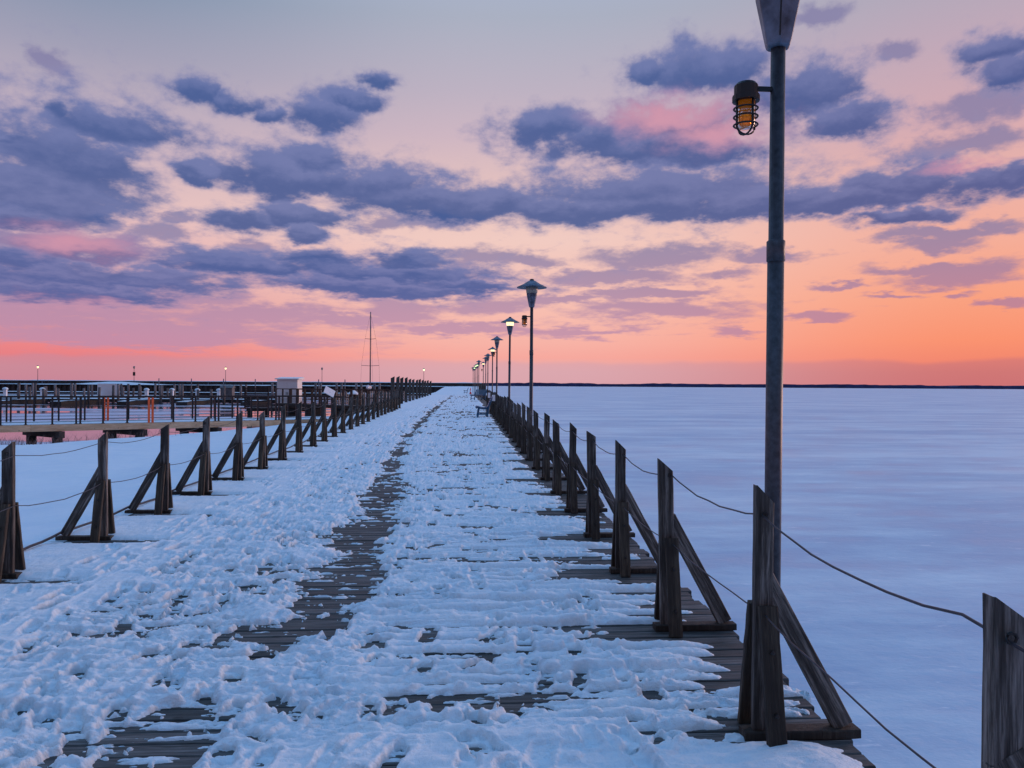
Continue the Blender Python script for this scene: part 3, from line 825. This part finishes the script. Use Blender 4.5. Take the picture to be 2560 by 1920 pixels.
def amber(parent, side):
    z = 2.985; x = -.155 * side
    mb = MB().lathe([(.02, z + .07), (.045, z + .068), (.056, z + .05), (.056, z - .012), (.064, z - .016), (.064, z - .052), (.05, z - .055)], 16, (x, 0))
    h = mb.build('amber_light', 'iron', parent, smooth=False)
    h.scale = (1, 1, .72); h.location = (0, 0, (1 - .72) * (z + .07))
    MB().tube([(x + .04 * side, 0, z + .035), (-.025 * side, 0, z + .035)], .017, 8).build('bracket', 'iron', h)
    mb = MB().lathe([(.042, z - .052), (.043, z - .20), (.038, z - .222), (.03, z - .232), (.008, z - .236)], 16, (x, 0))
    mb.build('amber_glass', 'amber', h, smooth=True)
    mb = MB()
    for zz in (z - .10, z - .155, z - .21):
        mb.tube([(x + .055 * math.cos(t), .055 * math.sin(t), zz) for t in np.linspace(0, 2 * math.pi, 21)], .0056, 6, False)
    for a in (0, math.pi / 2):
        ca, sa = math.cos(a + .3), math.sin(a + .3)
        pts = [(x + .051 * ca, .051 * sa, z - .05), (x + .051 * ca, .051 * sa, z - .22)]
        pts += [(x + .051 * ca * math.cos(t), .051 * sa * math.cos(t), z - .22 - .05 * math.sin(t)) for t in np.linspace(.2, math.pi - .2, 9)]
        pts += [(x - .051 * ca, -.051 * sa, z - .22), (x - .051 * ca, -.051 * sa, z - .05)]
        mb.tube(pts, .0056, 6)
    mb.build('cage', 'iron', h, smooth=True)
LAMPS = [(1.474, 3.60, 0, 1, .0062), (1.435, 16.5, 0, 1, .001), (1.54, 26.5, 1, 0, .006), (1.61, 38.3, 0, 1, .0), (1.83, 50.6, 1, 0, .003), (1.86, 61.2, 0, 0, 0), (1.96, 71.0, 0, 0, 0),
         (2.03, 83.0, 1, 1, 0), (1.51, 81.0, 0, 0, 0), (1.5, 89.2, 2, 0, 0), (1.38, 93.0, 2, 0, 0), (1.37, 104.0, 2, 0, 0), (1.2, 107.0, 0, 0, 0)]
for i, (x, y, lit, am, lean) in enumerate(LAMPS):
    z = pz(y)
    e = empty('lamp_post', (x, y, z)); e.rotation_euler = (0, lean, random.uniform(-.04, .04) if i else 0)
    if i in (6, 8): e.scale = (1, 1, 1.03)
    lab = {0: 'nearest lamp post, its hood above the frame, amber caged light on it', 1: 'unlit lamp post with amber light, second from the camera',
           2: 'lit lamp post glowing yellow, third from the camera'}.get(i, f'{"lit" if lit else "unlit"} lamp post on the pier, {ORD[i + 1]} from the camera')
    tag(e, lab, 'lamp post', 'lamp posts along the lake side of the pier')
    link('pole', LM['pole'], e); link('collar', LM['collar'], e)
    b = link('lamp_body', LM['lamp_body'], e)
    if i < 3: link('seam', LM['seam'], b)
    link('globe', LM['globe'][lit], e)
    hd = link('hood', LM['hood'], e); link('finial', LM['finial'], hd)
    if am: amber(e, 1)

# ------------------------------------------------------------------ benches and cone
def bench(loc, rz, label, length=1.5):
    e = empty('park_bench', loc, rz); e.scale = (1.12, 1, 1.1); tag(e, label, 'bench', 'teal benches on the pier')
    # profile in local (x,z): front at -x, back at +x; length along y
    sl_pts = [(-.33, .40), (-.29, .435), (-.22, .425), (-.12, .395), (-.02, .385), (.08, .40), (.15, .45), (.19, .53), (.225, .62), (.26, .71), (.295, .80)]
    for s in (-1, 1):
        y = s * (length / 2 - .06)
        mb = MB()
        mb.tube([(px, y, pz_ - .03) for px, pz_ in sl_pts], .034, 6)
        mb.tube([(-.20, y, .395), (-.235, y, .2), (-.27, y, .0)], .034, 6)
        mb.tube([(.19, y, .50), (.15, y, .25), (.10, y, .0)], .036, 6)
        mb.tube([(-.245, y, .13), (.125, y, .13)], .022, 6)
        mb.build('end_frame', 'teal', e, smooth=True)
    for px, pz_ in sl_pts[1:]:
        MB().box((-.03, -length / 2, -.011), (.03, length / 2, .011)).build('slat', 'teal', e, (px, 0, pz_), (0, 0 if px < .1 else -1.15, 0))
    return e
bench((.88, 34.3, pz(34.3) + .0), 0, 'teal bench seen end-on beside the lake side fence')
bench((1.25, 67.0, pz(67) + .0), -.75, 'slatted teal bench standing behind the nearer end-on bench')
bench((.25, 112, .42), .0, 'tiny distant bench at the far end of the pier, left of the cone', 1.4)
c = empty('traffic_cone', (.86, 108, .40)); tag(c, 'small red-orange traffic cone on the snow at the far end of the pier', 'traffic cone')
MB().box((-.2, -.2, 0), (.2, .2, .05)).build('base', 'cone', c)
MB().lathe([(.15, .05), (.03, .88), (.02, .9)], 14).build('cone_body', 'cone', c, smooth=True)
MB().lathe([(.112, .32), (.09, .48)], 14).build('white_band', 'white', c, smooth=True)

# ------------------------------------------------------------------ boardwalk bridge on the left
B0 = Vector((-17.8, 29.4, 0)); BD = Vector((.862, .506, 0)).normalized(); BN = Vector((-BD.y, BD.x, 0))
BM_ = Matrix(((BD.x, BN.x, 0), (BD.y, BN.y, 0), (0, 0, 1))).to_4x4()
br = empty('boardwalk', B0, math.atan2(BD.y, BD.x)); tag(br, 'boardwalk bridge with tan edge beam and black railing over the harbour', 'boardwalk')
S0, S1, WD = -16.0, 14.2, 2.4
for i, (a, b) in enumerate(((S0, -8.004), (-8.0, -3.204), (-3.2, 1.6), (1.604, 6.4), (6.404, 11.2), (11.204, S1))):
    MB().box((a, -.045, -.26), (b, 0, -.005)).build('edge_beam', 'tan', br, bevel=.005)
n = int((S1 - S0) / .145); pm = MB().box((-.068, .002, -.035), (.068, WD, 0)).mesh('deck_board', 'plank')
for i in range(n): link('deck_board', pm, br, (S0 + .07 + i * .145, 0, 0))
MB().box((S0, WD + .002, -.26), (S1, WD + .045, -.005)).build('edge_beam', 'tan', br)
mb = MB()
sxg = np.linspace(S0, S1, 90); syg = np.linspace(.12, WD - .1, 8); Xg, Yg = np.meshgrid(sxg, syg)
Zg = .045 + (fbm(Xg * 1.2, Yg * 2, 3, 8) - .5) * .05; Zg[0] = -.004; Zg[-1] = -.004
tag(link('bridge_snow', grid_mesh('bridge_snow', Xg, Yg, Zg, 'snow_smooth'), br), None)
def rpost(w_): return MB().box((-w_ / 2, -.03, 0), (w_ / 2, .03, 1.03)).box((-.06, -.055, 0), (.06, .055, .02)).mesh('rail_post', 'rail')
RP = rpost(.065); RPO = MB().box((-.04, -.03, 0), (.04, .03, 1.03)).mesh('rail_post', 'orange')
sp0, dsp = .58, .866
for side, yy in ((0, .03), (1, WD - .06)):
    for i in range(-19, 16):
        s = sp0 + i * dsp + (.35 if side else 0)
        if not (S0 < s < S1): continue
        org = (side == 0 and i == 6) or (side == 1 and i == 4)
        dbl = (i % 3 == 0) or org
        off = (-.065, .075) if dbl else (0,)
        for d in off:
            link('rail_post', RPO if org else RP, br, (s + d, yy, 0))
    MB().box((S0, yy - .045, 1.03), (S1, yy + .045, 1.07)).build('top_rail', 'rail', br)
    for zc in (.10, .22, .34, .46, .58, .70, .82, .92):
        MB().tube([(S0, yy, zc), (S1, yy, zc)], .006 if zc > .15 else .012, 5).build('cable', 'rail', br)
for i, s in enumerate((-14.9, -12.0, -9.1, -6.2, -3.3, -.4, 2.5, 5.4, 8.3)):
    ang = 0.35
    MB().box((-.10, -.35, -.52), (.10, WD + .5, -.262)).build('cross_beam', 'darkbeam', br, (s, 0, 0), (0, 0, ang))
    for yy in (.05, WD - .1):
        MB().box((-.14, -.14, -1.7), (.14, .14, -.522)).build('bridge_pile', 'darkbeam', br, (s - math.sin(ang) * yy, yy, 0), (0, 0, ang))
# tilted information panel at the far end of the railing
ip_ = empty('info_panel', B0 + BD * 13.4 + Vector((0, -.1, 1.05)), math.atan2(BD.y, BD.x)); tag(ip_, 'white tilted information panel on the boardwalk railing', 'panel')
MB().box((-.26, -.02, -.17), (.26, .02, .17)).build('panel_face', 'white', ip_, (0, 0, .22), (rad(-20), rad(28), 0))
MB().box((-.03, -.03, -.05), (.03, .03, .2)).build('bracket', 'rail', ip_)

# gangway and service platform with the white cabinet
gw = empty('gangway', (-12.9, 58, .2)); tag(gw, 'far gangway with black railing running from the white cabinet to the pier', 'gangway')
g1_ = Vector((8.2, -8.0, 0))
gl = g1_.length; ga = math.atan2(g1_.y, g1_.x); gw.rotation_euler = (0, 0, ga)
MB().box((-1.0, -.7, -.22), (gl, .7, -.02)).build('walkway', 'darkbeam', gw)
for yy in (-.66, .66):
    MB().box((-1.0, yy - .04, 1.03), (gl, yy + .04, 1.10)).build('top_rail', 'rail', gw)
    MB().box((-1.0, yy - .03, .5), (gl, yy + .03, .54)).build('mid_rail', 'rail', gw)
    for i in range(13): MB().box((-.05, -.04, 0), (.05, .04, 1.03)).build('rail_post', 'rail', gw, (-.9 + i * gl / 12.6, yy, 0))
for i in range(4): MB().box((-.15, -.6, -1.7), (.15, .6, -.22)).build('support', 'darkbeam', gw, (i * gl / 3.6, 0, 0))
sh = empty('utility_cabinet', (-13.6, 60, -.15)); sh.rotation_euler = (0, 0, -.12); tag(sh, 'tall white double-door utility cabinet on the harbour platform', 'cabinet')
MB().box((-.80, 0, 0), (.80, 1.1, 2.12)).build('cabinet_body', 'white', sh, bevel=.01)
for s in (-1, 1):
    d = MB().box((.02 * s if s > 0 else -.76, -.025, .08), (.76 if s > 0 else -.02, -.002, 2.02)).build('door', 'white', sh, bevel=.006)
    MB().box((.06 * s - .015, -.05, .95), (.06 * s + .015, -.026, 1.15)).build('handle', 'iron', d)
MB().add([(-.93, -.14, 2.13), (.93, -.14, 2.13), (.93, 1.24, 2.13), (-.93, 1.24, 2.13), (-.93, -.14, 2.2), (.93, -.14, 2.2), (.93, 1.24, 2.32), (-.93, 1.24, 2.32)],
         [(0, 3, 2, 1), (4, 5, 6, 7), (0, 1, 5, 4), (1, 2, 6, 5), (2, 3, 7, 6), (3, 0, 4, 7)]).build('roof', 'white', sh)
pf = tag(MB().box((-16.0, 57.6, -.40), (-11.4, 62.6, -.16)).build('service_platform', 'darkbeam'), 'dark timber platform under the white utility cabinet', 'platform')
for i, (a, b) in enumerate(((-15.8, 57.8), (-11.6, 57.8), (-15.8, 62.4), (-11.6, 62.4))):
    MB().box((a - .15, b - .15, -1.8), (a + .15, b + .15, -.402)).build('support', 'darkbeam', pf)
sc_ = empty('slat_screen', (-16.1, 57.4, -.2)); tag(sc_, 'dark slatted screen beside the white utility cabinet', 'screen')
for i in range(11): MB().box((0, -.02, 0), (1.75, .02, .09)).build('slat', 'rail', sc_, (0, 0, .1 + i * .135))
for x in (.04, 1.71): MB().box((x - .05, .022, 0), (x + .05, .10, 1.6)).build('post', 'rail', sc_)

# palisade of grey planks beyond the boardwalk end
pal = empty('palisade', (-10.4, 62, -1.3)); tag(pal, 'pale grey plank palisade behind the gangway', 'palisade')
PLK = [board(.30, .06, h, .05, n=3, jit=.012).mesh('plank', 'pile') for h in (2.15, 2.25, 2.3)]
for i in range(44):
    f = i / 43
    link('plank', random.choice(PLK), pal, (f * 3.2, f * 34, .05 * random.random()), (0, random.uniform(-.02, .02), 1.45))
cp = empty('capped_pile', (-8.0, 56, -1.6)); tag(cp, 'thick dark pile with white conical cap beside the gangway', 'pile')
MB().lathe([(.32, 0), (.30, 2.55)], 14).build('pile_shaft', 'darkbeam', cp, smooth=True)
MB().lathe([(.42, 2.5), (.42, 2.56), (.02, 2.86)], 14).build('cap', 'white', cp)

# ------------------------------------------------------------------ marina
def dock(x0, x1, y0, y1, z, label, name='floating_dock'):
    e = empty(name, ((x0 + x1) / 2, (y0 + y1) / 2, z)); tag(e, label, 'dock', 'snowy marina docks')
    a, b = (x1 - x0) / 2, (y1 - y0) / 2
    MB().box((-a, -b, -.45), (a, b, 0)).build('dock_frame', 'darkbeam', e)
    nx = max(4, int(a * 2 / .8)); ny = 5
    Xg, Yg = np.meshgrid(np.linspace(-a, a, nx), np.linspace(-b, b, ny))
    Zg = .09 + (fbm(Xg * .5 + x0, Yg * .9, 3, 9) - .5) * .12; Zg[0] = Zg[-1] = .002
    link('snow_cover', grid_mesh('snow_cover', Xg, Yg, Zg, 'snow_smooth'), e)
    return e
dock(-72, -22, 104, 106.2, -.45, 'near long snow-covered marina dock with pedestals')
dock(-92, -30, 128, 130.5, -.45, 'middle long snow-covered marina dock among the piles')
dock(-118, -9, 184, 187, -.45, 'long white snow-covered dock at the foot of the breakwater')
for i in range(7):
    x = -70 + i * 7.2
    dock(x, x + 1.3, 94 - (i % 2), 103.9, -.55, f'narrow snow-covered finger dock, {ORD[i + 1]} from the left', 'finger_dock')
PM = [MB().lathe([(.17, 0), (.16, h)], 8).mesh('mooring_pile', 'pile', smooth=True) for h in (2.5, 2.75, 2.3, 2.95)]
r2 = random.Random(5)
cnt = 0
for row, (yb, x0, x1, step_) in enumerate(((100, -71, -30, 1.25), (110, -78, -30, 1.5), (124, -90, -34, 1.9))):
    x = x0; cnt = 0
    while x < x1:
        if r2.random() < .82:
            o = link('mooring_pile', PM[r2.randrange(4)], None, (x + r2.uniform(-.3, .3), yb + r2.uniform(-1.5, 1.5), ICE - .4), (r2.uniform(-.015, .015), r2.uniform(-.02, .02), 0))
            cnt += 1
            tag(o, f'grey wooden mooring pile in the {("front", "middle", "back")[row]} marina row, {ORD[min(cnt, 30)]} from the left', 'pile', 'grey mooring piles in the marina')
        x += step_
for i, x in enumerate((-31, -27.5, -24, -20.6, -17.4, -14.4)):
    for d in (-.35, .35):
        o = link('mooring_pile', PM[3], None, (x + d, 128, ICE - .4), (0, d * .06, 0)); o.scale = (1.2, 1.2, 1.1)
        tag(o, f'{"left" if d < 0 else "right"} pile of the {ORD[i + 1]} leaning pair right of the marina rows', 'pile', 'paired mooring piles right of the marina')
TP = MB().tube([(0, 0, 0), (0, 0, 4.1)], .09, 8).mesh('mooring_pole', 'galv', smooth=True)
for i, x in enumerate((-58, -52, -46, -40, -34, -28, -23)):
    o = link('mooring_pole', TP, None, (x, 150, ICE - .5), (0, r2.uniform(-.01, .01), 0))
    tag(o, f'tall thin bluish mooring pole before the breakwater, {ORD[i + 1]} from the left', 'pole', 'tall mooring poles before the breakwater')
def pedestal(x, y, label):
    e = empty('dock_pedestal', (x, y, -.36)); tag(e, label, 'pedestal', 'white power pedestals on the docks')
    MB().box((-.2, -.15, 0), (.2, .15, 1.05)).build('body', 'white', e, bevel=.02)
    MB().lathe([(.34, 1.06), (.36, 1.14), (.24, 1.3), (.05, 1.36)], 12).build('snow_cap', 'snow_smooth', e, smooth=True)
for i, x in enumerate((-60.3, -55.6, -42.2, -38.9, -35.6, -32.8)):
    pedestal(x, 105.0, f'white dock pedestal with a snow cap, {ORD[i + 1]} from the left')
nb = empty('notice_board', (-46.3, 103.0, -.4)); tag(nb, 'white square notice board standing in the marina', 'notice board')
MB().box((-1.3, -.06, .25), (1.3, .06, 1.95)).build('board_face', 'white', nb)
for x in (-1.2, 1.2): MB().box((x - .07, .062, -1.0), (x + .07, .16, 1.9)).build('leg', 'pile', nb)
bx_ = empty('dock_shed', (-31.2, 103.5, -.4)); tag(bx_, 'small grey plank shed at the right end of the marina dock', 'shed')
MB().box((-.75, -.6, 0), (.75, .6, 1.5)).build('wall', 'pile', bx_)
MB().add([(-.85, -.7, 1.5), (.85, -.7, 1.5), (.85, .7, 1.5), (-.85, .7, 1.5), (-.85, 0, 1.85), (.85, 0, 1.85)], [(0, 3, 2, 1), (0, 1, 5, 4), (2, 3, 4, 5), (1, 2, 5), (3, 0, 4)]).build('roof', 'pile', bx_)

# breakwater
bw = empty('breakwater', (0, 200, 0)); tag(bw, 'long dark sheet-pile breakwater with snow on its walkway', 'breakwater')
mb = MB(); x = -260.0; k = 0
while x < 4.0:
    o0 = .25 if k % 2 else 0.0
    mb.box((x, -o0, -2), (x + .62, .3, 1.1)); x += .62; k += 1
tag(mb.build('sheet_piles', 'steel', bw), None, None, None, 'stuff')
MB().box((-260, -.4, 1.1), (4.2, .5, 1.22)).build('cap_beam', 'steel', bw)
mb = MB(); x = -260.0; k = 0
while x < 4.6:
    o0 = .12 if k % 2 else 0.0
    mb.box((x, 6 - o0, .5), (x + 1.1, 6.4, 2.22)); x += 1.1; k += 1
tag(mb.build('rear_wall', 'steel', bw), None, None, None, 'stuff')
Xg, Yg = np.meshgrid(np.linspace(-260, 4.2, 340), np.linspace(.1, 5.8, 8))
Zg = 1.26 + .12 * (Yg / 6) + (fbm(Xg * .15, Yg * .4, 3, 2) - .5) * .25 + .7 * np.exp(-((Xg + 90) / 9) ** 2) * np.exp(-((Yg - 3.5) / 1.6) ** 2)
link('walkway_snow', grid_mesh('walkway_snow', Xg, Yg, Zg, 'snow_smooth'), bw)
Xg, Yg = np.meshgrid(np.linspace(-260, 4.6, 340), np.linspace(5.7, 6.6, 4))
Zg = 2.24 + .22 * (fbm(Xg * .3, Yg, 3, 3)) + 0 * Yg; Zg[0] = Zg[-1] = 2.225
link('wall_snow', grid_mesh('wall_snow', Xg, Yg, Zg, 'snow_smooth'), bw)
for x in np.arange(-249, 4, 14.0): MB().box((x - .1, 5.7, 1.2), (x + .1, 5.86, 2.1)).build('stanchion', 'galv', bw)
P2 = MB().lathe([(.07, 0), (.05, 3.0)], 8).mesh('pole', 'pole', smooth=True)
for i, (sxp, lit) in enumerate(((133, 1), (359, 0), (577, 1), (810, 0), (1060, 2))):
    Yl = 204.0; x = (sxp - 1161) * Yl / 1921
    e = empty('breakwater_lamp', (x, Yl, 1.3)); e.scale = (1, 1, 1.35)
    tag(e, f'small {"lit" if lit else "unlit"} lamp on the breakwater, {ORD[i + 1]} from the left', 'lamp post', 'lamps on the breakwater')
    link('pole', P2, e)
    MB().lathe([(.10, 3.0), (.22, 3.14), (.24, 3.34), (.12, 3.38)], 10).build('globe', ('unlit', 'lit', 'litg')[lit], e, smooth=True)
    MB().lathe([(.34, 3.38), (.05, 3.55)], 12).build('hood', 'galv', e)
    if i == 1: MB().box((-.28, -.1, 1.7), (.28, .1, 2.4)).build('sign_box', 'iron', e)

# sailboat whose mast stands over the docks
sb = empty('sailboat', (-11.6, 95, ICE)); tag(sb, 'moored sailboat with bare mast and two pairs of spreaders', 'sailboat')
mb = MB()
secs = [(-3.6, .9, .95), (-2, 1.25, 1.0), (0, 1.35, 1.05), (2, 1.05, 1.15), (3.4, .35, 1.3), (3.9, .03, 1.35)]
for y, hw_, zt in secs: mb.v += [(-hw_, y, zt), (-hw_ * .8, y, .1), (0, y, -.3), (hw_ * .8, y, .1), (hw_, y, zt)]
for i in range(len(secs) - 1):
    for j in range(4): a = i * 5 + j; mb.f.append((a, a + 1, a + 6, a + 5))
    mb.f.append((i * 5 + 4, i * 5, i * 5 + 5, i * 5 + 9))
mb.f.append((0, 4, 3, 2, 1))
mb.build('hull', 'hull', sb)
MB().box((-.7, -1.6, 1.03), (.7, 1.4, 1.5)).build('cabin', 'hull', sb, bevel=.12)
MB().tube([(0, .6, 1.4), (0, .6, 11.6)], [.085, .055], 8).build('mast', 'mast', sb, smooth=True)
MB().tube([(0, .55, 2.1), (0, -2.8, 2.1)], .06, 8).build('boom', 'mast', sb)
MB().tube([(.05, .4, 2.28), (-.1, -.6, 2.36), (.1, -1.8, 2.3), (0, -2.8, 2.2)], [.2, .24, .2, .1], 8).build('sail_cover', 'hull', sb, smooth=True)
for z, w_ in ((8.3, .66), (5.0, 1.08)): MB().tube([(-w_, .6, z), (0, .6, z - .06), (w_, .6, z)], .03, 6).build('spreader', 'mast', sb)
for s in (-1, 1): MB().tube([(0, .6, 11.4), (.66 * s, .6, 8.3), (1.08 * s, .6, 5.0), (1.2 * s, .5, 1.1)], .009, 4).build('stay', 'mast', sb)
MB().tube([(0, .6, 11.5), (0, 3.8, 1.4)], .009, 4).build('stay', 'mast', sb)

# ------------------------------------------------------------------ dry reeds poking through the bank
mb = MB(); r3 = random.Random(9)
def tuft(cx_, cy_, n_, sp, h):
    for i in range(n_):
        x, y = cx_ + r3.gauss(0, sp), cy_ + r3.gauss(0, sp * .5)
        z = bankz(x, y) - .05; hh_ = h * r3.uniform(.5, 1.1); a = r3.gauss(0, .3); b = r3.gauss(0, .3)
        mb.tube([(x, y, z), (x + a * hh_ * .4, y + b * hh_ * .3, z + hh_ * .6), (x + a * hh_, y + b * hh_, z + hh_)], [.006, .005, .002], 3, False)
tuft(-15.6, 26.8, 60, .8, .4); tuft(-13.4, 27.8, 90, 1.1, .38); tuft(-12.2, 28.2, 60, .9, .34); tuft(-14.0, 25.6, 60, .6, .3); tuft(-16.6, 25.8, 50, .4, .4)
tag(mb.build('dry_reeds', 'reed'), 'dry brown reed stalks sticking out of the snow bank', None, None, 'stuff')
